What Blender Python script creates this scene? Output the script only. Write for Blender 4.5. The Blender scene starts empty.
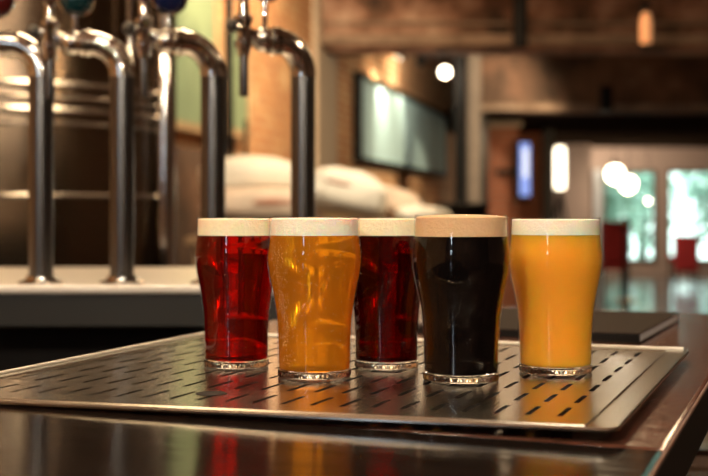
import bpy, bmesh, math, random
from mathutils import Vector, Matrix, noise
S = bpy.context.scene
C = S.collection
R = random.Random(7)
PI = math.pi
# ------------------------------------------------------------------ camera, world, exposure, main lights
F, CX, CY = 1300.0, 354.0, 214.0          # focal length in pixels, horizon centre in the 708x476 frame
CAMZ = 1.215                              # camera height above the floor
cam = bpy.data.cameras.new('camera'); co = bpy.data.objects.new('camera', cam); C.objects.link(co)
co.location = (0, 0, CAMZ); co.rotation_euler = (PI/2, 0, 0)
cam.sensor_width = 22.3; cam.lens = F/708*22.3; cam.shift_y = -(238-CY)/708
cam.clip_start = .05; cam.clip_end = 200
cam.dof.use_dof = True; cam.dof.focus_distance = 1.20; cam.dof.aperture_fstop = (F/708*.0223)/.0112
S.camera = co
S.view_settings.view_transform = 'Standard'; S.view_settings.look = 'None'
S.view_settings.gamma = 1; S.view_settings.use_curve_mapping = False
S.view_settings.exposure = 0.0
try:
    S.cycles.use_denoising = True; S.cycles.max_bounces = 14; S.cycles.transparent_max_bounces = 24
    S.cycles.transmission_bounces = 12; S.cycles.glossy_bounces = 8; S.cycles.sample_clamp_indirect = 6
    S.cycles.caustics_refractive = True; S.cycles.caustics_reflective = True
except Exception: pass
w = bpy.data.worlds.new('sky'); S.world = w; w.use_nodes = True
w.node_tree.nodes['Background'].inputs[0].default_value = (.86, 1.0, .97, 1)
w.node_tree.nodes['Background'].inputs[1].default_value = 3.6

def P(px, py, Y): return Vector(((px-CX)/F*Y, Y, CAMZ-(py-CY)/F*Y))
def light(name, kind, loc, power, col, size=.1, sizey=None, aim=None, spot=None, blend=.6):
    l = bpy.data.lights.new(name, kind); l.energy = power; l.color = col
    if kind == 'AREA':
        l.size = size
        if sizey: l.shape = 'RECTANGLE'; l.size_y = sizey
    else: l.shadow_soft_size = size
    if kind == 'SPOT': l.spot_size = spot; l.spot_blend = blend
    o = bpy.data.objects.new(name, l); C.objects.link(o); o.location = loc
    if aim is not None: o.rotation_euler = (Vector(aim)-Vector(loc)).to_track_quat('-Z', 'Y').to_euler()
    return o
WARM = (1, .72, .42); WW = (1, .84, .62); COOL = (.72, .86, 1)
light('ceiling_light_over_bar', 'AREA', (.15, .75, 3.0), 14, WW, .5, .5, aim=(.1, 1.2, 1.06))
light('ceiling_light_bar_left', 'AREA', (-1.0, .9, 2.9), 14, WARM, .5, .5, aim=(-.2, 1.4, 1.06))
light('ceiling_light_taps', 'AREA', (-.3, 3.2, 3.1), 36, WARM, .9, .5, aim=(-.4, 2.6, 1.0))
light('daylight_from_rear_window', 'AREA', (-1.7, -2.2, 1.75), 4.5, COOL, .2, .5, aim=(-.2, 2.0, 1.3))
light('ceiling_light_middle', 'AREA', (.4, 8.5, 3.15), 130, WARM, 3, 3, aim=(.4, 8.5, 0))
light('ceiling_light_far', 'AREA', (4.2, 24.6, 2.9), 70, WW, 3, .8, aim=(4.4, 25.5, 1.4))
light('unseen_bulb_light', 'POINT', (-.95, 2.0, 1.95), 16, WARM, .04); light('unseen_bulb_light', 'POINT', (.95, 2.3, 1.95), 10, WARM, .04)  # unseen lamps added for glints in the amber beer and on the taps
sun = bpy.data.lights.new('sun', 'SUN'); sun.energy = 3; sun.angle = .02; sun.color = (1, .97, .88)
so = bpy.data.objects.new('sun', sun); C.objects.link(so); so.rotation_euler = (.15, .5, 0)
for i, (x, y, z) in enumerate([(-.75, -.5, 2.2), (-.62, -.5, 2.0), (-.05, -.9, 2.3), (.45, -.9, 2.25), (.85, -.7, 2.1)]):
    light('unseen_bulb_light', 'POINT', (x, y, z), 32, WW, .022)

# ------------------------------------------------------------------ materials
def nodes(name):
    m = bpy.data.materials.new(name); m.use_nodes = True
    nt = m.node_tree; b = nt.nodes['Principled BSDF']
    return m, nt, b
def N(nt, t, **kw):
    n = nt.nodes.new(t)
    for k, v in kw.items():
        if k in n.inputs.keys(): n.inputs[k].default_value = v
        else: setattr(n, k, v)
    return n
def mat(name, col, rough=.5, metal=0, var=.0, scale=8, bump=0, coord='Object', stretch=(1,1,1), **kw):
    m, nt, b = nodes(name)
    b.inputs['Base Color'].default_value = (*col, 1); b.inputs['Roughness'].default_value = rough
    b.inputs['Metallic'].default_value = metal
    for k, v in kw.items(): b.inputs[k.replace('_', ' ')].default_value = v
    tc = N(nt, 'ShaderNodeTexCoord'); mp = N(nt, 'ShaderNodeMapping'); mp.inputs['Scale'].default_value = stretch
    nt.links.new(tc.outputs[coord], mp.inputs[0])
    nz = N(nt, 'ShaderNodeTexNoise', Scale=scale, Detail=5.0); nt.links.new(mp.outputs[0], nz.inputs['Vector'])
    if var:
        mx = N(nt, 'ShaderNodeMix', data_type='RGBA'); nt.links.new(nz.outputs['Fac'], mx.inputs[0])
        mx.inputs[6].default_value = (*[c*(1-var) for c in col], 1); mx.inputs[7].default_value = (*[min(1, c*(1+var)) for c in col], 1)
        nt.links.new(mx.outputs[2], b.inputs['Base Color'])
    if bump:
        bp = N(nt, 'ShaderNodeBump', Strength=bump, Distance=.01); nt.links.new(nz.outputs['Fac'], bp.inputs['Height'])
        nt.links.new(bp.outputs[0], b.inputs['Normal'])
    return m
def emis(name, col, s):
    m, nt, b = nodes(name); b.inputs['Base Color'].default_value = (*col, 1)
    b.inputs['Emission Color'].default_value = (*col, 1); b.inputs['Emission Strength'].default_value = s
    return m
def brick(name, c1, c2, mortar, scale=1.0, patch=None):
    m, nt, b = nodes(name); b.inputs['Roughness'].default_value = .9
    tc = N(nt, 'ShaderNodeTexCoord'); sp = N(nt, 'ShaderNodeSeparateXYZ'); cb = N(nt, 'ShaderNodeCombineXYZ')
    nt.links.new(tc.outputs['Object'], sp.inputs[0]); nt.links.new(sp.outputs[0], cb.inputs[0]); nt.links.new(sp.outputs[2], cb.inputs[1])
    br = N(nt, 'ShaderNodeTexBrick', Scale=scale); br.inputs['Color1'].default_value = (*c1, 1); br.inputs['Color2'].default_value = (*c2, 1)
    br.inputs['Mortar'].default_value = (*mortar, 1); br.inputs['Mortar Size'].default_value = .012
    br.inputs['Brick Width'].default_value = .23; br.inputs['Row Height'].default_value = .075
    nt.links.new(cb.outputs[0], br.inputs['Vector'])
    nz = N(nt, 'ShaderNodeTexNoise', Scale=3.2, Detail=6.0); nt.links.new(tc.outputs['Object'], nz.inputs['Vector'])
    cr = N(nt, 'ShaderNodeValToRGB'); cr.color_ramp.elements[0].position = .52; cr.color_ramp.elements[1].position = .72
    nt.links.new(nz.outputs['Fac'], cr.inputs[0])
    mx = N(nt, 'ShaderNodeMix', data_type='RGBA'); nt.links.new(cr.outputs[0], mx.inputs[0])
    nt.links.new(br.outputs[0], mx.inputs[6]); mx.inputs[7].default_value = (*(patch or mortar), 1)
    nt.links.new(mx.outputs[2], b.inputs['Base Color'])
    bp = N(nt, 'ShaderNodeBump', Strength=.5, Distance=.02); nt.links.new(br.outputs[1], bp.inputs['Height']); nt.links.new(bp.outputs[0], b.inputs['Normal'])
    return m
def thin_glass(name, tint=(1, 1, 1), rough=.0, ior=1.45):
    m, nt, b = nodes(name); nt.nodes.remove(b)
    out = nt.nodes['Material Output']; tr = N(nt, 'ShaderNodeBsdfTransparent'); tr.inputs[0].default_value = (*tint, 1)
    gl = N(nt, 'ShaderNodeBsdfGlossy', Roughness=rough)
    lw = N(nt, 'ShaderNodeLayerWeight', Blend=.5)
    pw = N(nt, 'ShaderNodeMath', operation='POWER'); pw.inputs[1].default_value = 5; nt.links.new(lw.outputs['Facing'], pw.inputs[0])
    ml = N(nt, 'ShaderNodeMath', operation='MULTIPLY_ADD'); ml.inputs[1].default_value = .45; ml.inputs[2].default_value = .022; nt.links.new(pw.outputs[0], ml.inputs[0])
    mx = N(nt, 'ShaderNodeMixShader'); nt.links.new(ml.outputs[0], mx.inputs[0]); nt.links.new(tr.outputs[0], mx.inputs[1]); nt.links.new(gl.outputs[0], mx.inputs[2])
    nt.links.new(mx.outputs[0], out.inputs[0]); return m
def beer(name, clear, haze, fac, ior=1.34, rough=.03):
    """clear liquid = tinted refraction mixed with light scattered by the haze in it"""
    m, nt, b = nodes(name); nt.nodes.remove(b); out = nt.nodes['Material Output']
    g = N(nt, 'ShaderNodeBsdfRefraction', Roughness=rough, IOR=ior); g.inputs['Color'].default_value = (*clear, 1)
    d = N(nt, 'ShaderNodeBsdfDiffuse'); d.inputs[0].default_value = (*haze, 1)
    t = N(nt, 'ShaderNodeBsdfTranslucent'); t.inputs[0].default_value = (*haze, 1)
    a = N(nt, 'ShaderNodeMixShader'); a.inputs[0].default_value = .5
    nt.links.new(d.outputs[0], a.inputs[1]); nt.links.new(t.outputs[0], a.inputs[2])
    mx = N(nt, 'ShaderNodeMixShader'); mx.inputs[0].default_value = fac
    nt.links.new(g.outputs[0], mx.inputs[1]); nt.links.new(a.outputs[0], mx.inputs[2]); nt.links.new(mx.outputs[0], out.inputs[0])
    return m
M = {}
M['steel'] = mat('brushed_steel', (.62, .58, .54), .26, 1, var=.12, scale=30, bump=.04, stretch=(1, 12, 1))
M['tray'] = mat('tray_steel', (.50, .47, .43), .20, 1, var=.10, scale=22, bump=.03, stretch=(12, 1, 1))
M['edge'] = mat('tray_edge_steel', (.52, .49, .44), .2, 1, var=.05)
M['lip'] = mat('lit_edge_steel', (.88, .86, .80), .42, .55, var=.05)  # light caught by the tray's lip, put into a paler steel colour
M['chrome'] = mat('chrome', (.58, .56, .54), .09, 1, var=.05)
M['tube'] = mat('tube_steel', (.15, .15, .155), .27, 1, var=.06)
M['tank'] = mat('tank_steel', (.21, .155, .11), .24, 1, var=.15, scale=4, stretch=(1, 1, 6))
M['counter'] = mat('counter_steel', (.86, .82, .76), .32, .35, var=.08, scale=12)
M['apron'] = mat('apron_steel', (.035, .035, .034), .45, .6, var=.15, scale=6)
M['black'] = mat('black_paint', (.007, .006, .006), .6, 0, var=.3, Specular_IOR_Level=.15)
M['dark'] = mat('dark_metal', (.05, .045, .04), .4, .6, var=.2)
M['bar'] = mat('dark_stained_wood', (.095, .036, .023), .20, 0, var=.85, scale=40, bump=.10, stretch=(2, 1, 1), Specular_IOR_Level=.5)
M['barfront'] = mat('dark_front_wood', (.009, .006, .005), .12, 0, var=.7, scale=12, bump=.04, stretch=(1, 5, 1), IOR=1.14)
M['baredge'] = mat('paler_wood_edge', (.14, .07, .05), .35, 0, var=.4, scale=20)  # paler brown strip along the bar's right edge
M['folder'] = mat('folder_cover', (.030, .022, .018), .75, 0, var=.25, scale=60, bump=.05, Specular_IOR_Level=.05)
M['pages'] = mat('paper_edges', (.80, .86, .98), .8, 0, var=.12, scale=3, stretch=(1, 1, 200))
M['foam_pale'] = mat('pale_foam', (.97, .93, .80), .8, 0, var=.05, scale=300, bump=.15, Subsurface_Weight=.5, Subsurface_Scale=.01)
M['foam_cream'] = mat('cream_foam', (.94, .85, .64), .8, 0, var=.05, scale=300, bump=.15, Subsurface_Weight=.4, Subsurface_Scale=.01)
M['foam_tan'] = mat('tan_foam', (.69, .47, .28), .8, 0, var=.06, scale=300, bump=.15, Subsurface_Weight=.3, Subsurface_Scale=.01)
M['glass'] = thin_glass('drinking_glass')
M['base'] = mat('thick_glass_base', (1, 1, 1), .02, 0, Transmission_Weight=1.0, IOR=1.5)
M['amber'] = beer('amber_beer', (1, .62, .10), (1, .45, .03), .36)
M['red'] = beer('red_beer', (.64, .036, .008), (.36, .012, .004), .16)
M['darkred'] = beer('dark_red_beer', (.32, .008, .006), (.14, .004, .003), .16)
M['stout'] = mat('black_stout', (.003, .002, .002), .12, 0, Specular_IOR_Level=.12)
M['wheat'] = mat('hazy_wheat_beer', (.86, .40, .035), .3, 0, var=.05, scale=30, Subsurface_Weight=1.0, Subsurface_Scale=.02, Specular_IOR_Level=.1)
M['wheat'].node_tree.nodes['Principled BSDF'].inputs['Subsurface Radius'].default_value = (1, .5, .12)
M['bubbleglint'] = mat('bubble_glint_gold', (1, .72, .28), .22, .6)  # gold beads: bubbles, with the beer's refracted glints put into their colour
M['concrete'] = mat('brown_concrete', (.28, .155, .10), .9, 0, var=.55, scale=1.5, bump=.4)
M['concrete2'] = mat('dark_brown_concrete', (.19, .125, .085), .9, 0, var=.5, scale=1.2, bump=.4)  # dark brown, mottled at random
def rough_concrete(name, stops, scale):
    m = mat(name, (.2, .12, .08), .9, 0, bump=.5, scale=6); nt = m.node_tree; b = nt.nodes['Principled BSDF']
    tc = N(nt, 'ShaderNodeTexCoord'); nz = N(nt, 'ShaderNodeTexNoise', Scale=scale, Detail=7.0, Roughness=.62)
    mp = N(nt, 'ShaderNodeMapping'); mp.inputs['Scale'].default_value = (1.3, 1, 1.2); nt.links.new(tc.outputs['Object'], mp.inputs[0]); nt.links.new(mp.outputs[0], nz.inputs['Vector'])
    cr = N(nt, 'ShaderNodeValToRGB'); e = cr.color_ramp.elements
    while len(e) < len(stops): e.new(.5)
    for k, (p, c) in enumerate(stops): e[k].position = p; e[k].color = (*c, 1)
    nt.links.new(nz.outputs['Fac'], cr.inputs[0]); nt.links.new(cr.outputs[0], b.inputs['Base Color']); return m
M['concrete'] = rough_concrete('rough_brown_concrete', [(.34, (.045, .025, .016)), (.47, (.19, .095, .058)), (.56, (.34, .18, .12)), (.68, (.50, .33, .24))], 2.2)
M['concrete2'] = rough_concrete('rough_dark_concrete', [(.34, (.030, .019, .012)), (.5, (.115, .065, .042)), (.62, (.20, .105, .065)), (.75, (.32, .20, .13))], 1.5)  # darker mottled mix than the header concrete
M['concrete3'] = mat('grey_brown_render', (.24, .19, .155), .9, 0, var=.2)
M['soffit'] = mat('dark_soffit', (.030, .019, .013), .95, 0, var=.4, scale=1, Specular_IOR_Level=.0)  # very dark brown, mottled, no specular
M['ledge'] = rough_concrete('pale_brown_ledge', [(.35, (.12, .075, .05)), (.65, (.36, .25, .18))], 2.0)
M['plaster'] = mat('beige_plaster', (.52, .42, .32), .9, 0, var=.15, scale=2)
M['pinkwall'] = mat('pinkish_plaster', (.55, .40, .33), .9, 0, var=.12, scale=2)
M['farwall'] = mat('dim_brown_plaster', (.48, .35, .29), .9, 0, var=.12, scale=2)
M['floor'] = mat('polished_floor', (.10, .065, .048), .17, 0, var=.4, scale=1.5, Specular_IOR_Level=.8)
M['brickL'] = brick('orange_brick', (.62, .27, .10), (.50, .19, .07), (.66, .46, .27), 1, (.78, .55, .30))
M['brickR'] = brick('red_brick', (.50, .15, .07), (.38, .11, .05), (.36, .20, .13), 1, (.44, .15, .08))
M['sack'] = mat('sack_weave', (.82, .74, .62), .9, 0, var=.28, scale=4, bump=.6)
M['sack2'] = mat('sack_weave_tan', (.64, .50, .38), .9, 0, var=.45, scale=5, bump=.6)
M['print'] = mat('sack_patch_brown', (.42, .20, .13), .9, 0, var=.2)  # reddish brown for the sack patch and the painted crease shade
M['teal'] = mat('teal_enamel', (.002, .018, .022), .12, 0); M['rednob'] = mat('red_enamel', (.05, .004, .004), .15, 0)
M['blue'] = mat('blue_enamel', (.004, .008, .04), .12, 0)
M['wood'] = mat('pale_wood', (.40, .26, .14), .7, 0, var=.3, stretch=(1, 6, 1))
M['redcloth'] = mat('red_upholstery', (.70, .05, .055), .7, 0, var=.2)
M['brass'] = mat('brass', (.80, .55, .25), .2, 1)
M['panelgreen'] = mat('green_painting', (.20, .27, .16), .7, 0, var=.5, scale=1.6)
M['mural'] = mat('pale_blue_green_painting', (.42, .60, .62), .75, 0, var=.22, scale=1.3, stretch=(3, 1, 1))
M['yellowlight'] = mat('pale_yellow_painting', (.80, .72, .40), .7, 0, var=.1)
M['leaf'] = mat('leaf', (.42, .70, .55), .6, 0, var=.6, scale=.8)
M['bark'] = mat('bark', (.08, .06, .05), .9, 0)
M['pane'] = thin_glass('window_glass', (.95, 1, .98))
M['frame'] = mat('brown_window_frame', (.16, .11, .09), .6, 0, var=.2)
M['white'] = mat('white_paint', (.75, .78, .80), .5, 0)
M['bulb'] = emis('lit_bulb', (1, .86, .62), 14); M['tubelamp'] = emis('lit_tube', (1, .86, .62), 5)
M['amberlamp'] = emis('lit_amber_glass', (1, .46, .20), .38)
M['screen'] = emis('lit_screen', (.30, .42, .95), 1.0); M['screen2'] = emis('lit_screen_picture', (.85, .88, 1), 1.2)

# ------------------------------------------------------------------ mesh helpers
def link(name, bm, m, parent=None, loc=(0, 0, 0), rot=(0, 0, 0), smooth=28):
    bmesh.ops.recalc_face_normals(bm, faces=bm.faces)
    me = bpy.data.meshes.new(name); bm.to_mesh(me); bm.free()
    if smooth:
        me.polygons.foreach_set('use_smooth', [True]*len(me.polygons)); me.set_sharp_from_angle(angle=math.radians(smooth))
        at = me.attributes.get('flat')
        if at is not None: me.polygons.foreach_set('use_smooth', [at.data[i].value != 1 for i in range(len(me.polygons))])
    me.materials.append(m)
    o = bpy.data.objects.new(name, me); C.objects.link(o); o.parent = parent; o.location = loc; o.rotation_euler = rot
    return o
def thing(name, label, cat, loc=(0, 0, 0), rotz=0, group=None):
    o = bpy.data.objects.new(name, None); C.objects.link(o); o.location = loc; o.rotation_euler = (0, 0, rotz)
    o.empty_display_size = .05
    return tag(o, label, cat, group)
def tag(o, label, cat, group=None, kind=None):
    o['label'] = label; o['category'] = cat
    if group: o['group'] = group
    if kind: o['kind'] = kind
    return o
def struct(o, label=None):
    o['kind'] = 'structure'
    if label: o['label'] = label
    return o
def box(bm, c, s, rot=None, bev=0):
    lay = bm.faces.layers.int.get('flat') or bm.faces.layers.int.new('flat')
    r = bmesh.ops.create_cube(bm, size=1)
    vs = r['verts']
    for f in {f for v in vs for f in v.link_faces}: f[lay] = 1
    bmesh.ops.scale(bm, vec=s, verts=vs)
    if bev:
        es = list({e for v in vs for e in v.link_edges})
        q = bmesh.ops.bevel(bm, geom=es, offset=bev, segments=2, affect='EDGES', profile=.5)
        vs = list({v for f in q['faces'] for v in f.verts} | {v for v in vs if v.is_valid})
    for f in {f for v in vs for f in v.link_faces}:
        f.normal_update(); f[lay] = 1 if max(abs(c_) for c_ in f.normal) > .999 else 0
    if rot is not None: bmesh.ops.rotate(bm, cent=(0, 0, 0), matrix=rot, verts=vs)
    bmesh.ops.translate(bm, vec=c, verts=vs)
    return vs
def B(c, s, bev=0, rot=None):
    bm = bmesh.new(); box(bm, c, s, rot, bev); return bm
def lathe(prof, seg=64, c=(0, 0, 0), bm=None, ripple=None, close=False):
    bm = bm or bmesh.new(); rings = []
    for r, z in prof:
        if r < 1e-6: rings.append([bm.verts.new((c[0], c[1], c[2]+z))]); continue
        ring = []
        for i in range(seg):
            a = 2*PI*i/seg; rr = r+(ripple(r, z, a) if ripple else 0)
            ring.append(bm.verts.new((c[0]+rr*math.cos(a), c[1]+rr*math.sin(a), c[2]+z)))
        rings.append(ring)
    for A, D in list(zip(rings, rings[1:]))+([(rings[-1], rings[0])] if close else []):
        n = max(len(A), len(D))
        if len(A) == 1 and len(D) == 1: continue
        for i in range(n):
            j = (i+1) % n
            if len(A) == 1: bm.faces.new((A[0], D[i], D[j]))
            elif len(D) == 1: bm.faces.new((A[i], A[j], D[0]))
            else: bm.faces.new((A[i], A[j], D[j], D[i]))
    return bm
def tube(bm, pts, r, seg=16, cap=True):
    pts = [Vector(p) for p in pts]; rs = r if isinstance(r, (list, tuple)) else [r]*len(pts)
    rings = []; up = None
    for i, p in enumerate(pts):
        t = (pts[min(i+1, len(pts)-1)]-pts[max(i-1, 0)]).normalized()
        if up is None: up = Vector((0, 0, 1)) if abs(t.z) < .9 else Vector((0, 1, 0))
        a = t.cross(up).normalized(); up = a.cross(t).normalized()
        rings.append([bm.verts.new(p+(a*math.cos(2*PI*k/seg)+up*math.sin(2*PI*k/seg))*rs[i]) for k in range(seg)])
    for A, D in zip(rings, rings[1:]):
        for k in range(seg): bm.faces.new((A[k], A[(k+1) % seg], D[(k+1) % seg], D[k]))
    if cap: bm.faces.new(rings[0][::-1]); bm.faces.new(rings[-1])
    return bm
def T(pts, r, seg=16): return tube(bmesh.new(), pts, r, seg)
def ball(c, r, bm=None, seg=20, s=(1, 1, 1)):
    bm = bm or bmesh.new()
    q = bmesh.ops.create_uvsphere(bm, u_segments=seg, v_segments=seg//2, radius=r)
    bmesh.ops.scale(bm, vec=s, verts=q['verts']); bmesh.ops.translate(bm, vec=c, verts=q['verts']); return bm
def copy_tree(o, parent=None):
    c = o.copy(); C.objects.link(c); c.parent = parent
    for ch in list(o.children): copy_tree(ch, c)
    return c

# ------------------------------------------------------------------ room shell
CEIL = CAMZ+2.0
WD = Vector((.2277, 1, 0)).normalized(); WANG = math.atan2(1, .2277)     # run of the left brick wall
def wallx(Y): return -2.9+.2277*Y
def wallpx(px): return 2.9/(.2277-(px-CX)/F)                             # depth where the wall crosses a picture column
L0 = -3.0; wl = (27-L0)/math.sin(WANG)
o = link('wall_left', B((wl/2, .1, CEIL/2), (wl, .2, CEIL)), M['brickL'], None, (wallx(L0), L0, 0), (0, 0, WANG), 0); struct(o)
FW = 26.0
fl = link('floor', B((2.8, 12, -.05), (13.4, 30.4, .1)), M['floor'], smooth=0); struct(fl)
ce = link('ceiling', B((2.8, 12, CEIL+.05), (13.4, 30.4, .1)), M['concrete'], smooth=0); struct(ce)
o = link('wall_right', B((9.1, 12, CEIL/2), (.2, 30.4, CEIL)), M['pinkwall'], smooth=0); struct(o)
o = link('wall_rear', B((2.8, -3.1, CEIL/2), (13.4, .2, CEIL)), M['concrete2'], smooth=0); struct(o)
# far wall with its window openings
def px2x(px, Y): return (px-CX)/F*Y
def py2z(py, Y): return CAMZ-(py-CY)/F*Y
wz0, wz1 = py2z(262, FW), py2z(170, FW)
wins = [(px2x(602, FW), px2x(656, FW)), (px2x(667, FW), px2x(728, FW)), (px2x(740, FW), px2x(800, FW))]
bm = bmesh.new(); xs = [3.1]
box(bm, (5.9, FW+.1, wz0/2), (7.2, .2, wz0)); box(bm, (5.9, FW+.1, (wz1+CEIL)/2), (7.2, .2, CEIL-wz1))
prev = 2.3
for a, b_ in wins+[(9.5, 9.5)]:
    box(bm, ((prev+a)/2, FW+.1, (wz0+wz1)/2), (a-prev, .2, wz1-wz0)); prev = b_
o = link('wall_far', bm, M['farwall'], smooth=0); struct(o)
for i, (a, b_) in enumerate(wins):
    bm = bmesh.new(); h = wz1-wz0; t = .055
    for x in (a+t/2, b_-t/2): box(bm, (x, FW+.02, (wz0+wz1)/2), (t, .12, h))
    for z in (wz0+t/2, wz1-t/2): box(bm, ((a+b_)/2, FW+.02, z), (b_-a, .12, t))
    o = link('window_%d' % (i+1), bm, M['frame'], smooth=0); struct(o)
    link('pane', B(((a+b_)/2, FW+.02, (wz0+wz1)/2), (b_-a-2*t, .01, h-2*t)), M['pane'], o, smooth=0)
o = link('trim_1', B((px2x(590, 25.6), 25.6, 1.05), (.10, .10, 2.1), .01), M['dark']); struct(o, 'dark upright door frame left of the windows')
o = link('trim_2', B((px2x(598, 25.8), 25.8, 1.05), (.14, .06, 2.1), .01), M['white']); struct(o, 'pale upright trim beside the windows')

# header wall with ledge crossing above, and the deep dark beam behind it
HZ = 11.3
o = link('trim_3', B((3.9, HZ+.2, (py2z(50, HZ)+CEIL)/2), (8.4, .4, CEIL-py2z(50, HZ))), M['concrete'], smooth=0); struct(o, 'rough brown concrete header beam')
bm = bmesh.new(); box(bm, (3.9, HZ-.06, py2z(41, HZ)), (8.4, .12, .09)); box(bm, (3.9, HZ-.02, py2z(24, HZ)), (8.4, .06, .03))
o = link('trim_4', bm, M['ledge'], smooth=0); struct(o, 'pale ledge along the header beam')
BZ = 15.0; bz0 = py2z(112, BZ)
o = link('trim_5', B(((px2x(470, BZ)+9)/2, BZ+.15, (bz0+CEIL)/2), (9-px2x(470, BZ), .3, CEIL-bz0)), M['concrete2'], smooth=0); struct(o, 'dark brown concrete beam face')
o = link('trim_6', B(((px2x(470, BZ)+9)/2, BZ-.03, bz0+.05), (9-px2x(470, BZ), .06, .07)), M['ledge'], smooth=0); struct(o, 'ledge under the dark beam')
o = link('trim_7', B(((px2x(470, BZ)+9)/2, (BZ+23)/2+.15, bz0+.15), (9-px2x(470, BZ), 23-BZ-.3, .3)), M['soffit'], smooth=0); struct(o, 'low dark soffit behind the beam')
# columns
def col(name, px0, px1, Y, m, z1=CEIL, z0=0, d=.25, label=None, bev=.01):
    o = link(name, B(((px2x(px0, Y)+px2x(px1, Y))/2, Y, (z0+z1)/2), (px2x(px1, Y)-px2x(px0, Y), d, z1-z0), bev), m); struct(o, label); return o
col('trim_8', 455, 466, 14.6, M['black'], label='black steel column beside the painting')
col('trim_9', 467, 480, 14.8, M['concrete3'], d=.2, label='pale grey column')
col('trim_10', 480, 487, 15.6, M['dark'], d=.2, label='dark strip beside the pale column')
o = link('trim_11', B((0, 0, py2z(128, 17)/2), (px2x(516, 17)-px2x(487, 17), .5, py2z(128, 17))), M['brickR'], loc=(px2x(501.5, 17), 17, 0), smooth=0); struct(o, 'red brick pillar')
o = link('trim_12', B((px2x(503, 17), 16.9, py2z(123, 17)), (.42, .6, .14), .02), M['plaster']); struct(o, 'pale capital of the brick pillar')
o = link('trim_13', B((px2x(530, 19), 19, bz0/2), (px2x(546, 19)-px2x(514, 19), .3, bz0)), M['brickR'], smooth=0); struct(o, 'brick wall piece behind the television')
col('trim_14', 543, 553, 18, M['dark'], bz0, label='dark column by the wall lamp')
o = link('wall_partition', B((px2x(572, 22), 22, bz0/2), (px2x(588, 22)-px2x(552, 22), .2, bz0)), M['pinkwall'], smooth=0); struct(o)
# plaster pilaster and the dark strips on the left wall
def onwall(s0, s1, z0, z1, d, m, name, lift=0, bev=0, parent=None):
    """a slab on the left wall between two depths Y, standing d proud of it"""
    a = (s0-L0)/math.sin(WANG); b_ = (s1-L0)/math.sin(WANG)
    return link(name, B(((a+b_)/2, -d/2-lift, (z0+z1)/2), (abs(b_-a), d, z1-z0), bev), m, parent, (wallx(L0), L0, 0), (0, 0, WANG), 0)
o = onwall(wallpx(312), wallpx(332), 0, CEIL, .05, M['plaster'], 'trim_15'); struct(o, 'beige plaster pilaster on the brick wall')
o = onwall(wallpx(120), wallpx(196), 0, py2z(150, wallpx(185)), .12, M['concrete2'], 'trim_16'); struct(o, 'grey brown low wall cladding')

# ------------------------------------------------------------------ things on the left wall
def picture(name, px0, px1, z0, z1, m, label, cat, strip=None):
    r = thing(name, label, cat, (wallx(L0), L0, 0), WANG)
    a = (wallpx(px0)-L0)/math.sin(WANG); b_ = (wallpx(px1)-L0)/math.sin(WANG)
    r.location = Vector((wallx(L0), L0, 0))+WD*a+Vector((0, 0, z0)); w_ = b_-a; h = z1-z0
    link('canvas', B((w_/2, -.07, h/2), (w_-.04, .03, h-.04)), m, r, smooth=0)
    bm = bmesh.new(); t = .05
    for x in (t/2, w_-t/2): box(bm, (x, -.06, h/2), (t, .08, h))
    for z in (t/2, h-t/2): box(bm, (w_/2, -.06, z), (w_-2*t, .08, t))
    link('frame', bm, M['black'] if not strip else M['wood'], r, smooth=0)
    return r
zb = py2z(163, wallpx(357))
picture('framed_painting', 351, 440, zb, py2z(74, wallpx(357)), M['mural'], 'long pale blue-green painting lit from above on the brick wall', 'painting')
p1 = picture('wall_panel', 152, 205, zb, 3.1, M['panelgreen'], 'tall green painted panel behind the third beer tap', 'panel', 1)
picture('wall_panel', 214, 238, zb+.02, py2z(27, wallpx(232)), M['panelgreen'], 'narrow green panel beside the dark upright post on the brick wall', 'panel', 1)
pt = link('upright_post', T([P(229, 235, 7.6), P(229, -20, 7.6)], .027), M['black'])
pt2 = link('hanging_cable', T([P(246, 235, 7.4), P(246, 120, 7.4)], .011, 8), M['black'])
pt.data.transform(Matrix.Identity(4))
tag(pt, 'dark thin upright post between the third and fourth beer taps', 'post')
tag(pt2, 'thin dark upright rod just left of the fourth beer tap', 'rod')

# ------------------------------------------------------------------ bar counter and drip tray
TH = .34
EU = Vector((math.sin(TH), math.cos(TH), 0)); EV = Vector((math.cos(TH), -math.sin(TH), 0))
TZ = CAMZ-.155                                   # top of the perforated panel
FR = Vector((.1908, .9394, 0))                   # tray front right corner
def bar_gap(v): return .0125+.015*v
def uv(v, u, z=0): p = FR+EV*v+EU*u; return Vector((p.x, p.y, z))
bar = thing('bar_counter', 'long dark stained wooden bar counter under the perforated drip tray', 'bar counter', (FR.x, FR.y, 0), -TH)
def slab(v0, v1, u0, u1, t, m, name, bev=.004, dz=0):
    bm = bmesh.new(); box(bm, ((v0+v1)/2, (u0+u1)/2, 0), (v1-v0, u1-u0, t), None, bev)
    for v in bm.verts: v.co.z += TZ-bar_gap(v.co.x)-t/2+dz
    return link(name, bm, m, bar)
BL, BR_ = -.63, .036
slab(BL, BR_-.003, -.0015, 1.30, .045, M['bar'], 'worktop')
slab(BL, BR_-.003, -1.2, -.0035, .045, M['barfront'], 'worktop')
slab(BR_-.0029, BR_, -1.2, 1.30, .0030, M['baredge'], 'edge_trim', .0009, .0004)
slab(BR_-.0029, BR_-.0003, -1.2, 1.30, .042, M['black'], 'side_shade_strip', .0004, -.0028)  # black strip added over the worktop's side, its shade put into colour
bm = B((-.435, .05, .485), (.33, 2.4, .97)); link('cabinet', bm, M['black'], bar)

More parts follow.
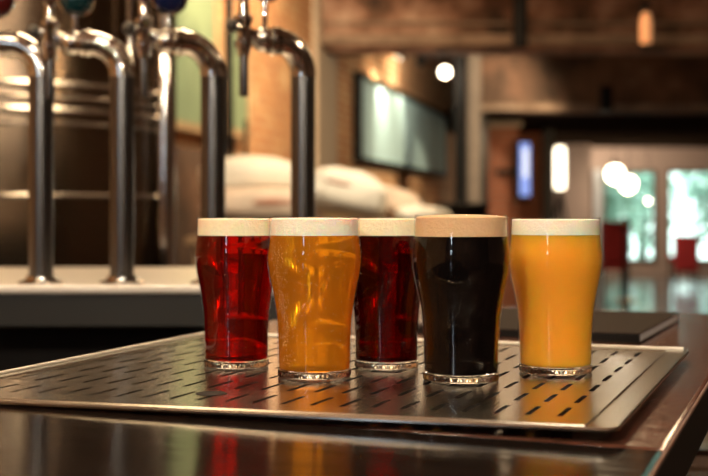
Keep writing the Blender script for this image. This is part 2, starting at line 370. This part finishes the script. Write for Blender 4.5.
tray = thing('drip_tray', 'large brushed steel drip tray with rows of slots under the five glasses', 'tray', (FR.x, FR.y, TZ), -TH)
W_, L_ = .6125, .579; SK = -.035/.6125
def sk(v, u):   # the front edge runs slightly out of square
    return u+(max(0, 1-u/L_))*SK*(-v)
def plate():
    bm = bmesh.new(); cache = {}
    def V(v, u, z):
        k = (round(v, 5), round(u, 5), round(z, 5))
        if k not in cache: cache[k] = bm.verts.new((v, sk(v, u), z))
        return cache[k]
    pv, pu, sl, sw = .0250, .0735, .047, .0047
    vr, vl = -.026, -W_+.024; uf, ub = .008, L_-.024
    nv = int((vr-vl-.012)//pv); nu = int((ub-uf-.006)//pu)
    cv1 = vr-.012; cv0 = cv1-nv*pv; cu0 = uf+.024; cu0 = ub-.010-nu*pu if cu0+nu*pu > ub else cu0; cu1 = cu0+nu*pu
    th = -.0025
    for i in range(nv):
        for j in range(nu):
            a, b_ = cv0+i*pv, cv0+(i+1)*pv; c, d = cu0+j*pu, cu0+(j+1)*pu
            m_, n_ = (a+b_)/2, (c+d)/2; a1, b1, c1, d1 = m_-sw/2, m_+sw/2, n_-sl/2, n_+sl/2
            e = .0014
            hole = [(a1, c1+e), (a1+e, c1), (b1-e, c1), (b1, c1+e), (b1, d1-e), (b1-e, d1), (a1+e, d1), (a1, d1-e)]
            H = [V(x, y, 0) for x, y in hole]; Lw = [V(x, y, th) for x, y in hole]
            for k in range(8): bm.faces.new((H[k], H[(k+1) % 8], Lw[(k+1) % 8], Lw[k]))
            A, Bq, Cq, D = V(a, c, 0), V(b_, c, 0), V(b_, d, 0), V(a, d, 0)
            bm.faces.new((A, H[0], H[1])); bm.faces.new((A, Bq, H[2], H[1])); bm.faces.new((Bq, H[3], H[2])); bm.faces.new((Bq, Cq, H[4], H[3]))
            bm.faces.new((Cq, H[5], H[4])); bm.faces.new((Cq, D, H[6], H[5])); bm.faces.new((D, H[7], H[6])); bm.faces.new((D, A, H[0], H[7]))
    # border of the panel out to the rim bend
    def quad(x0, x1, y0, y1): bm.faces.new((V(x0, y0, 0), V(x1, y0, 0), V(x1, y1, 0), V(x0, y1, 0)))
    for (x0, x1, y0, y1) in ((vl, vr, uf, cu0), (vl, vr, cu1, ub), (vl, cv0, cu0, cu1), (cv1, vr, cu0, cu1)): quad(x0, x1, y0, y1)
    return bm, (vl, vr, uf, ub)
bm, (vl, vr, uf, ub) = plate()
link('perforated_panel', bm, M['tray'], tray, smooth=20)
def rrect(x0, x1, y0, y1, r, z, n=6):
    out = []
    for cx, cy, a0 in ((x1-r, y0+r, -PI/2), (x1-r, y1-r, 0), (x0+r, y1-r, PI/2), (x0+r, y0+r, PI)):
        for k in range(n+1):
            a = a0+PI/2*k/n; x, y = cx+r*math.cos(a), cy+r*math.sin(a); out.append((x, sk(x, y), z))
    return out
bm = bmesh.new()
loops = [rrect(vl, vr, uf, ub, .0001, 0), rrect(vl-.0010, vr+.0010, uf-.0006, ub+.0010, .001, .0009), rrect(vl-.0022, vr+.0022, uf-.0012, ub+.0022, .002, .0009),
         rrect(vl-.0034, vr+.0034, uf-.0018, ub+.0034, .003, .0001), rrect(-W_+.0018, -.0018, .0018, L_-.0018, .011, .0001), rrect(-W_+.0006, -.0006, .0006, L_-.0006, .0125, -.0005), rrect(-W_, 0, 0, L_, .013, -.0014),
         rrect(-W_, 0, 0, L_, .013, -.0030), rrect(-W_+.0015, -.0015, .0015, L_-.0015, .012, -.0030)]
rings = [[bm.verts.new(p) for p in l] for l in loops]
for A, D in zip(rings, rings[1:]):
    n = len(A)
    for k in range(n): bm.faces.new((A[k], A[(k+1) % n], D[(k+1) % n], D[k]))
link('rim', bm, M['edge'], tray, smooth=22)
bm = bmesh.new()     # raised rounded edge along the left and back sides
zr = .0012
tube(bm, [(-W_+.003, sk(-W_, .012), zr), (-W_+.003, .2, zr), (-W_+.003, L_-.012, zr), (-W_+.0055, L_-.0055, zr), (-W_+.012, L_-.003, zr), (-.30, L_-.003, zr), (-.007, L_-.003, zr)], .0016, 12)
link('raised_edge', bm, M['lip'], tray, smooth=40)
bm = bmesh.new()     # shallow catch pan under the slots
box(bm, ((vl+vr)/2, (uf+ub)/2+.012, -.0029), (vr-vl-.06, ub-uf-.08, .0006))
link('catch_pan', bm, M['black'], tray)
for (v, u) in ((-.05, .05), (-.56, .06), (-.05, .53), (-.56, .53)):
    g = bar_gap(v)
    link('foot', lathe([(0, -g), (.008, -g), (.009, -g+.0005), (.009, -.0028), (0, -.0028)], 20, (v, sk(v, u), 0)), M['black'], tray)
# finger hole in the panel
link('finger_hole', lathe([(0, .0002), (.0125, .0002), (.0135, .0004), (.0135, -.0005), (0, -.0005)], 28, (-.357, .068, 0)), M['black'], tray)

# folder on the bar behind the tray
fz = TZ-bar_gap(-.05)
fo = thing('menu_folder', 'flat dark brown folder lying on the bar behind the tray', 'folder', (.365, 1.66, fz+.001), -.375)
link('cover', B((-.155, .19, .0125), (.31, .38, .0016), .0006), M['folder'], fo)
link('cover', B((-.155, .19, .0008), (.31, .38, .0016), .0006), M['folder'], fo)
link('spine', B((-.155, .001, .0066), (.31, .002, .0100), .0004), M['black'], fo)
link('pages', B((-.155, .192, .0066), (.306, .374, .0098)), M['pages'], fo)

# ------------------------------------------------------------------ glasses of beer
PROF = [(.0, .0335), (.0025, .0342), (.006, .0346), (.03, .0349), (.0486, .0357), (.060, .0367), (.0725, .0385), (.082, .0402), (.0887, .0417), (.097, .0434), (.106, .0446), (.113, .0450),
        (.119, .0447), (.126, .0437), (.1315, .0432), (.140, .0428), (.152, .0424)]
def prof_r(z):
    for (a, ra), (b_, rb) in zip(PROF, PROF[1:]):
        if z <= b_:
            t = (z-a)/(b_-a); return ra+(rb-ra)*t
    return PROF[-1][1]
def smoothp(z): return (prof_r(z-.0025 if z > .0025 else 0)+2*prof_r(z)+prof_r(min(.152, z+.0025)))/4
def pint(px, Y, sx, sz, liquid, foam, label, blab, tilt=0, dome=.0005, foamt=.0175, bubble_glints=0, seed=1):
    x = (px-CX)/F*Y
    r = thing('beer_glass', label, 'glass of beer', (x, Y, TZ+.0002), 0, None)
    zs = [i*.152/60 for i in range(61)]; WT = .0013
    def rr(z): return smoothp(z)*sx
    BZ_ = .0068
    # wall: outer up, rim, inner down
    pr = [(rr(z), z*sz) for z in zs if z >= BZ_] + [(rr(.152)-WT*.5, .152*sz+.0005)] + [(rr(z)-WT, z*sz) for z in reversed(zs) if z >= BZ_]
    link('glass_wall', lathe(pr, 72, close=True), M['glass'], r, smooth=60)
    rip = lambda q, z, a: (.0006*math.cos(26*a) if z < .0055 and q > .02 else 0)
    bp = [(0, .0018), (.020*sx, .0012), (.029*sx, 0), (rr(0)-.0012, 0), (rr(0), .001), (rr(.0025), .0025), (rr(.0055), .0055), (rr(BZ_), BZ_), (rr(BZ_)-WT*.7, BZ_+.0004), (.029*sx, BZ_-.0012), (.018*sx, BZ_-.0022), (0, BZ_-.0026)]
    link('glass_base', lathe(bp, 104, ripple=rip), M['base'], r, smooth=60)
    zt = .152*sz-foamt; zl = [z for z in zs if BZ_+.001 < z*1 and z*sz < zt]
    G = WT+.0001
    lp = [(0, BZ_+.0004), (rr(BZ_)-.006, BZ_+.0006), (rr(BZ_+.001)-G-.0006, BZ_+.0014)]+[(rr(z)-G, z*sz) for z in zl if z > BZ_+.002]+[(rr(zt/sz)-G, zt), (0, zt)]
    b = link('beer', lathe(lp, 72), liquid, r, smooth=60); b['label'] = blab
    ft = .152*sz-.0012
    fp = [(0, zt+.0001), (rr(zt/sz)-G, zt+.0001)]+[(rr(z)-G, z*sz) for z in zs if zt+.0005 < z*sz < ft-.001]+[(rr(.151)-G, ft-.0008), (rr(.151)-G-.0015, ft), (rr(.15)*.8, ft+dome*.45), (rr(.15)*.4, ft+dome*.9), (0, ft+dome)]
    link('foam', lathe(fp, 72), foam, r, smooth=60)
    if bubble_glints:
        q = random.Random(seed); bm = bmesh.new()
        for _ in range(bubble_glints):
            z = q.uniform(.012, .128)**1.0; a = q.uniform(PI, 2*PI)
            if q.random() < .4: a = q.gauss(PI*1.22, .14)
            rad = q.uniform(.00025, .0006); R0 = rr(z)-G
            m4 = Matrix.Translation((R0*math.cos(a), R0*math.sin(a), z*sz))
            bmesh.ops.create_icosphere(bm, subdivisions=1, radius=rad, matrix=m4)
        o = link('bubble_glints', bm, M['bubbleglint'], r, smooth=180); o['kind'] = 'stuff'
    r.rotation_euler.y = -tilt
    return r
pint(236.5, 1.323, .95, .995, M['red'], M['foam_cream'], 'pint glass of clear red beer, leftmost of the five glasses', 'clear red beer', foamt=.0182, seed=2)
pint(314.5, 1.240, 1.012, 1.0, M['amber'], M['foam_pale'], 'pint glass of golden amber beer with pale foam, between the two red beers', 'golden amber beer', bubble_glints=420, seed=3)
pint(386.5, 1.315, .935, .995, M['darkred'], M['foam_cream'], 'pint glass of dark red beer between the amber and the black beer', 'dark red beer', foamt=.018, seed=4)
pint(461, 1.214, 1.025, 1.01, M['stout'], M['foam_tan'], 'pint glass of black stout with tan foam', 'black stout', dome=.0022, foamt=.0195, seed=5)
pint(555.5, 1.275, 1.032, .993, M['wheat'], M['foam_pale'], 'pint glass of cloudy orange wheat beer, rightmost of the five glasses', 'cloudy orange beer', dome=-.0005, foamt=.0165, seed=6)

# ------------------------------------------------------------------ back counter with beer taps
KY = 2.18; KZ = CAMZ-.124
ct = thing('back_counter', 'steel topped back counter carrying the four beer taps', 'counter', (-1.3, KY, 0))
kx0, kx1 = -.9, 1.3-.07
link('worktop', B(((kx0+kx1)/2, .43, KZ-.005), (kx1-kx0, .86, .010), .003), M['counter'], ct)
link('apron', B(((kx0+kx1)/2, .02, KZ-.039), (kx1-kx0-.004, .02, .056), .003), M['apron'], ct)
link('cabinet', B(((kx0+kx1)/2, .50, (KZ-.068)/2), (kx1-kx0-.05, .70, KZ-.068)), M['black'], ct)
bm = bmesh.new(); box(bm, ((kx0+kx1)/2, .004, KZ-.002), (kx1-kx0, .012, .014), None, .004)
link('front_lip', bm, M['counter'], ct)

def beer_tap(loc, knob, label, up=.014, turn=0):
    r = thing('beer_tap', label, 'beer tap', loc, math.radians(turn), 'beer taps on the back counter')
    link('flange', lathe([(0, 0), (.040, 0), (.041, .003), (.036, .006), (.027, .008), (.026, .014), (.0, .014)], 40), M['chrome'], r)
    rad = .0215; h = .370; Rb = .055
    link('column', T([(0, 0, .006), (0, 0, h*.5), (0, 0, h)], rad, 32), M['tube'], r)
    pts = []
    for i in range(0, 17):
        a = PI/2*i/16; pts.append((-Rb*(1-math.cos(a)), 0, h+Rb*math.sin(a)))
    link('elbow', T([(0, 0, h-.004)]+pts, rad+.0007, 40), M['chrome'], r)
    e = Vector((-Rb, 0, h+Rb))
    bm = bmesh.new()
    for d, q in ((.000, .0250), (.010, .0235)): tube(bm, [e+Vector((-d, 0, 0)), e+Vector((-d-.007, 0, 0))], q, 28)
    link('collar', bm, M['chrome'], r)
    b = link('coupling', ball(e+Vector((-.030, 0, 0)), .0215), M['chrome'], r)
    f = link('faucet', T([e+Vector((-.045, 0, .004)), e+Vector((-.058, 0, .010)), e+Vector((-.070, 0, .014))], [.013, .009, .010], 20), M['chrome'], r)
    x = e.x-.070
    link('shank', lathe([(0, -.045), (.010, -.045), (.013, -.030), (.015, -.026), (.015, -.020), (.011, -.016), (.013, .010), (.016, .016), (.016, .022), (.010, .028), (.009, .050), (.012, .056), (0, .058)], 24, (x, 0, e.z+.014)), M['chrome'], f)
    link('spout', lathe([(0, 0), (.0072, 0), (.0080, .004), (.0078, .075), (0, .075)], 20, (x, 0, e.z-.100)), M['tube'], f)
    s = link('adjuster', T([(x, 0, e.z+.018), (x-.022, -.004, e.z+.018)], .006, 14), M['chrome'], f)
    link('adjuster_knob', ball((x-.028, -.006, e.z+.018), .012), M['dark'] if knob != M['teal'] else M['dark'], s)
    l = link('lever', T([(e.x-.030, 0, e.z+.012), (e.x-.027, 0, e.z+.026), (e.x-.026, 0, e.z+.038+up)], [.0055, .0045, .006], 14), M['chrome'], r)
    link('lever_knob', ball((e.x-.024, 0, e.z+.064+up), .030, s=(1, .62, 1)), knob, l)
    rg = lathe([(.0295, -.005), (.0325, -.003), (.0325, .003), (.0295, .005)], 36, close=True)
    bmesh.ops.rotate(rg, cent=(0, 0, 0), matrix=Matrix.Rotation(PI/2, 3, 'X'), verts=rg.verts); bmesh.ops.translate(rg, vec=(e.x-.024, 0, e.z+.064+up), verts=rg.verts)
    link('knob_ring', rg, M['chrome'], l)
    return r
def tapx(px): return (px-CX)/F*2.3
beer_tap((tapx(41), 2.3, KZ), M['rednob'], 'curved chrome beer tap with dark red knob, first from the left')
beer_tap((tapx(122), 2.3, KZ), M['teal'], 'curved chrome beer tap with dark teal knob, second from the left', turn=8)
beer_tap((tapx(213), 2.3, KZ), M['blue'], 'curved chrome beer tap with dark blue knob rising behind the red beer', turn=24)
beer_tap((tapx(303), 2.3, KZ), M['dark'], 'curved chrome beer tap with grey knob rising behind the amber beer', .034, 38)

# ------------------------------------------------------------------ steel tank behind the taps
tk = thing('brewing_tank', 'tall steel brewing tank with ribbed bands behind the beer taps', 'tank', (-1.15, 4.3, 0))
Rk = .53
link('shell', lathe([(0, .30), (.30, .34), (Rk-.02, .50), (Rk, .56), (Rk, 2.7), (Rk-.06, 2.85), (0, 2.95)], 96), M['tank'], tk)
def hz(py): return py2z(py, 3.95)
for py, t in ((88, .013), (101, .010), (113, .013), (126, .008), (196, .009)):
    z = hz(py)
    link('band', lathe([(Rk-.005, z-t), (Rk+.010, z-t*.8), (Rk+.016, z), (Rk+.010, z+t*.8), (Rk-.005, z+t)], 96, close=True), M['steel'], tk)
for a in (-.25, -.6, -2.2):
    link('pipe', T([(Rk*1.06*math.cos(a), Rk*1.06*math.sin(a), .4), (Rk*1.06*math.cos(a), Rk*1.06*math.sin(a), 2.62 if a < -.3 else hz(30)+.9)], (.009 if a > -1 else .02) if a < -.3 else .036), M['chrome'], tk)
for a in (.6, 2.2, 3.9, 5.5):
    link('leg', T([(.40*math.cos(a), .40*math.sin(a), 0), (.40*math.cos(a), .40*math.sin(a), .45)], .03), M['tube'], tk)
gs = link('gilded_strip', B((0, 0, 0), (.02, .02, 1.0), .004), M['brass'], loc=P(22.5, -40, 3.35)); gs.location.z = hz(38)+.5
bpy.data.objects.remove(gs)

# ------------------------------------------------------------------ grain sacks on a pallet stack
SY = 6.8
tb = thing('sack_table', 'low wooden table under the pale grain sacks', 'table', (px2x(335, SY), SY+.1, 0))
th_ = py2z(236, SY)
link('table_top', B((0, 0, th_-.02), (1.5, .75, .04), .005), M['wood'], tb)
for sx in (-.68, .68):
    for sy in (-.3, .3): link('leg', B((sx, sy, (th_-.04)/2), (.06, .06, th_-.04)), M['wood'], tb)
def sack(pxc, pyc, wpx, hpx, dy, rot, m, label, seed, tip=0):
    Y = SY+dy; c = P(pxc, pyc, Y); a, h = wpx/F*Y/2, hpx/F*Y/2
    bm = bmesh.new(); q = bmesh.ops.create_icosphere(bm, subdivisions=4, radius=1)
    for v in bm.verts:
        n = v.co.copy(); s = 1+.10*noise.noise(n*1.6+Vector((seed, 0, 0)))+.04*noise.noise(n*5+Vector((0, seed, 0)))
        sg = lambda t, p: math.copysign(abs(t)**p, t)
        v.co = Vector((sg(n.x, .7)*a, sg(n.y, .8)*.19, sg(n.z, .85)*h))*s
        v.co.z += -.18*h*(abs(n.x)**2)
    o = link('grain_sack', bm, m, loc=c, rot=(0, tip, rot), smooth=180); tag(o, label, 'sack', 'grain sacks piled on the table')
    return o
def patch(o, x, z, sx, sz, name='brown_patch'):
    link(name, ball((0, 0, 0), 1, s=(sx, .03, sz)), M['print'], o, loc=(x, -.165, z), smooth=180)
sack(255, 178, 118, 42, .20, 0, M['sack'], 'pale grain sack at the top left of the pile, behind the fourth tap', 1, .03)
sk2 = sack(262, 207, 120, 40, -.20, 0, M['sack2'], 'tan grain sack underneath the top left sack', 2)
patch(sk2, .06, .02, .11, .022)  # flat reddish brown patch on the sack's front
sk3 = sack(345, 192, 88, 46, -.22, .1, M['sack'], 'rounded white grain sack in the middle of the pile beside the fourth tap', 3, .22)
patch(sk3, -.05, .03, .075, .012, 'crease_shade')  # dark blob paints the shade in the sack's crease
sack(322, 216, 130, 34, .24, 0, M['sack'], 'flat white grain sack low in the middle of the pile', 4)
sack(392, 203, 66, 32, .15, 0, M['sack2'], 'small tan grain sack right of the middle sack', 5, .30)
sack(424, 216, 60, 20, -.22, 0, M['sack'], 'slumped pale grain sack at the right end of the pile', 6, .1)
o = link('black_tub', lathe([(0, 0), (.13, 0), (.16, .10), (.175, .105), (.165, .112), (.0, .112)], 40, (0, 0, 0)), M['black'], loc=(px2x(462, 7.6), 7.6, py2z(222, 7.6)))
tag(o, 'low black tub on a stand right of the grain sacks', 'tub')
st = thing('tub_stand', 'dark stand under the black tub', 'stand', (px2x(462, 7.6), 7.6, 0))
zt_ = py2z(222, 7.6)
link('top', B((0, 0, zt_-.01), (.34, .34, .02)), M['dark'], st)
for sx in (-.14, .14):
    for sy in (-.14, .14): link('leg', B((sx, sy, (zt_-.02)/2), (.03, .03, zt_-.02)), M['dark'], st)

# ------------------------------------------------------------------ lamps and fittings
def globe(px, py, Y, r, label, power, top=CEIL, m='bulb'):
    c = P(px, py, Y); t = thing('globe_lamp', label, 'lamp', c, 0, None)
    link('bulb', ball((0, 0, 0), r), M[m], t, smooth=180)
    link('cap', lathe([(0, r*.9), (r*.4, r*.9), (r*.45, r*1.35), (r*.1, r*1.6), (0, r*1.6)], 20), M['dark'], t)
    link('cord', T([(0, 0, r*1.5), (0, 0, top-c.z)], .006, 8), M['black'], t)
    if power: light('lamp_light', 'POINT', c-Vector((0, 0, r+.06)), power, WW, .05)
    return t
globe(445, 72, 12.5, .052, 'round lit globe lamp right of the long painting', 6)
globe(615, 174, 22, .15, 'left of the two bright globe lamps before the window', 20, bz0)
globe(628, 184, 21, .13, 'right and lower of the two bright globe lamps before the window', 20, bz0)
globe(648, 201, 23.5, .035, 'small globe lamp hanging below the pair in the window', 3, CEIL)
def spot(px, py, Y, aim, label, power, ang=.9):
    c = P(px, py, Y); t = thing('spotlight', label, 'spotlight', c)
    d = (Vector(aim)-c).normalized()
    link('housing', T([-d*.16, -d*.15, d*.02, d*.05], [.03, .05, .055, .06], 24), M['black'], t)
    link('lens', T([d*.04, d*.056], .052, 24), M['bulb'], t)
    link('bracket', T([-d*.10, Vector((-d.x*.1, -d.y*.1, CEIL-c.z))], .01, 8), M['dark'], t)
    light('spot_beam', 'SPOT', c+d*.09, power, (1, .88, .66), .03, aim=aim, spot=ang)
    return t
def wallpt(px, py, off=0):
    Y = wallpx(px); p = P(px, py, Y); return p+Vector((math.sin(WANG), -math.cos(WANG), 0))*off
sp = wallpt(371, 62, .32); spot(CX+sp.x/sp.y*F, 52, sp.y, wallpt(376, 112), 'black spotlight over the left end of the long painting', 85, 1.5)
sp = wallpt(421, 84, .40); spot(421, 60, 13.8, wallpt(426, 122), 'black spotlight over the right end of the long painting', 140, 1.5)
light('spot_beam', 'SPOT', (-.2, 6.6, 3.0), 480, WARM, .1, aim=wallpt(272, 105), spot=1.0)
light('spot_beam', 'SPOT', (2.9, 13.4, 3.0), 360, (1, .80, .52), .12, aim=wallpt(395, 150), spot=1.5)  # added unseen wash behind the header, brightens the painting and brick
light('spot_beam', 'SPOT', (-.4, 5.6, 3.0), 330, (1, .88, .6), .1, aim=wallpt(205, 30), spot=.9)
light('spot_beam', 'SPOT', (.2, 5.0, 3.1), 300, WW, .1, aim=P(320, 190, 6.6), spot=.6)
light('spot_beam', 'SPOT', (2.2, 14.0, 2.2), 55, WARM, .1, aim=P(500, 150, 17), spot=.9)
# bottle shaped amber pendant
c = P(646, 48, 10.2); t = thing('amber_pendant', 'small glowing amber glass pendant under the header beam', 'lamp', c)
link('glass_shade', lathe([(0, .02), (.035, .02), (.046, .05), (.048, .20), (.035, .26), (.02, .29), (0, .29)], 28), M['amberlamp'], t)
link('base_cap', lathe([(0, 0), (.035, 0), (.04, .02), (.04, .06), (0, .06)], 24), M['black'], t)
link('neck', lathe([(0, .28), (.045, .28), (.03, .34), (0, .34)], 24), M['black'], t)
link('cord', T([(0, 0, .33), (0, 0, CEIL-c.z)], .006, 8), M['black'], t)
c = P(520, 48, 10.6); o = link('black_pipe', lathe([(0, 0), (.05, 0), (.062, .02), (.062, CEIL-c.z), (0, CEIL-c.z)], 24), M['black'], loc=c); tag(o, 'thick black pipe hanging from the ceiling above the television', 'pipe')
c = P(606, 112, 14.6); t = thing('wall_speaker', 'small black box fixed under the ledge of the dark beam', 'speaker', c)
link('box', B((0, 0, .15), (.13, .16, .28), .01), M['black'], t); link('bracket', B((0, .17, .2), (.04, .2, .04)), M['dark'], t)
# television
tv = thing('television', 'slim black television with a bright blue picture beside the brick pillar', 'television', P(522, 171, 16.4), 1.0)
link('casing', B((0, 0, 0), (.34, .06, .76), .01), M['black'], tv); link('screen', B((.015, -.034, .02), (.27, .01, .66)), M['screen'], tv)
link('picture', B((.02, -.041, .10), (.13, .006, .36)), M['screen2'], tv); link('arm', B((0, .18, 0), (.06, .34, .06)), M['dark'], tv)
# floor lamp
lp = thing('floor_lamp', 'floor lamp with a tall glowing tube shade on a dark tripod', 'lamp', Vector((px2x(560, 19.5), 19.5, 0)))
z0_, z1_ = py2z(189, 19.5), py2z(147, 19.5)
link('lamp_shade', lathe([(0, z0_), (.07, z0_), (.08, z0_+.05), (.08, z1_-.05), (.06, z1_), (0, z1_)], 28), M['tubelamp'], lp)
for a in (.3, 2.4, 4.5): link('leg', T([(0, 0, z0_+.02), (.32*math.cos(a), .32*math.sin(a), .01)], .022, 10), M['black'], lp)

# ------------------------------------------------------------------ far chairs, stanchion, bar stool
def chair(px, Y, top, wpx, label):
    w_ = wpx/F*Y; ht = py2z(top, Y)
    t = thing('red_chair', label, 'chair', (px2x(px, Y), Y, 0), 0, 'red upholstered chairs far down the room')
    link('backrest', B((0, -.20, ht-.30), (w_, .07, .60), .03), M['redcloth'], t)
    link('back_frame', B((0, -.155, ht-.30), (w_+.04, .03, .64), .01), M['dark'], t)
    link('seat', B((0, .05, .45), (w_, .46, .09), .03), M['redcloth'], t)
    for sx in (-1, 1):
        link('leg', T([(sx*w_*.45, -.18, .45 if ht > 1 else .3), (sx*w_*.47, -.2, .0)], .02, 10), M['black'], t)
        link('leg', T([(sx*w_*.45, .22, .42), (sx*w_*.47, .24, .0)], .02, 10), M['black'], t)
    return t
chair(613, 19, 222, 27, 'red upholstered chair with dark frame just right of the wheat beer')
chair(684, 22.5, 236, 23, 'red upholstered chair with dark frame in front of the right window')
c = thing('brass_post', 'dark barrier post with brass ball standing right of the nearer red chair', 'post', (px2x(625, 18), 18, 0))
link('base', lathe([(0, 0), (.16, 0), (.16, .02), (.04, .05), (0, .05)], 28), M['brass'], c); link('pole', T([(0, 0, .04), (0, 0, 1.05)], .022, 12), M['dark'], c)
link('finial', ball((0, 0, py2z(221, 18)), .055), M['brass'], c)
bs = thing('bar_stool', 'steel bar stool standing below the right edge of the bar', 'stool', (px2x(694, 2.0), 2.0, 0))
zs_ = py2z(440, 2.0)
link('seat', lathe([(0, zs_-.02), (.15, zs_-.02), (.165, zs_-.01), (.165, zs_+.005), (.15, zs_+.012), (0, zs_+.004)], 40), M['steel'], bs)
for a in (.8, 2.37, 3.94, 5.5): link('leg', T([(.11*math.cos(a), .11*math.sin(a), zs_-.015), (.2*math.cos(a), .2*math.sin(a), .0)], .012, 12), M['dark'], bs)
link('foot_ring', lathe([(.165, .25), (.175, .26), (.165, .27), (.155, .26)], 40, close=True), M['chrome'], bs)

# ------------------------------------------------------------------ greenery outside the windows
def tree(x, y, h, label, seed, n=1300):
    t = thing('garden_tree', label, 'tree', (x, y, 0), 0, 'trees outside the windows')
    q = random.Random(seed); link('trunk', T([(0, 0, 0), (.1, 0, h*.3), (0, .1, h*.55)], [.13, .09, .05], 12), M['bark'], t)
    bm = bmesh.new()
    for _ in range(n):
        d = Vector((q.gauss(0, 1), q.gauss(0, 1), q.gauss(0, 1))).normalized()*(q.random()**.5)
        c_ = Vector((d.x*1.25, d.y*.8, h*.52+d.z*h*.52)); s = q.uniform(.07, .15)
        a = Vector((q.gauss(0, 1), q.gauss(0, 1), q.gauss(0, 1))).normalized(); b_ = a.orthogonal().normalized()
        vs = [bm.verts.new(c_+a*s*1.5), bm.verts.new(c_+b_*s*.6), bm.verts.new(c_-a*s*1.5), bm.verts.new(c_-b_*s*.6)]; bm.faces.new(vs)
    me = link('crown', bm, M['leaf'], t, smooth=0)
tree(5.3, 28.6, 3.2, 'leafy green tree outside the left window', 1)
tree(8.6, 28.9, 3.4, 'leafy green tree outside the right window', 2)
tree(6.9, 31.2, 4.2, 'taller green tree set back behind the window post', 3, 700)
gr = link('garden_ground', B((6, 31, -.06), (16, 9.6, .1)), mat('garden_soil', (.12, .16, .09), .9, 0, var=.3), smooth=0); struct(gr)
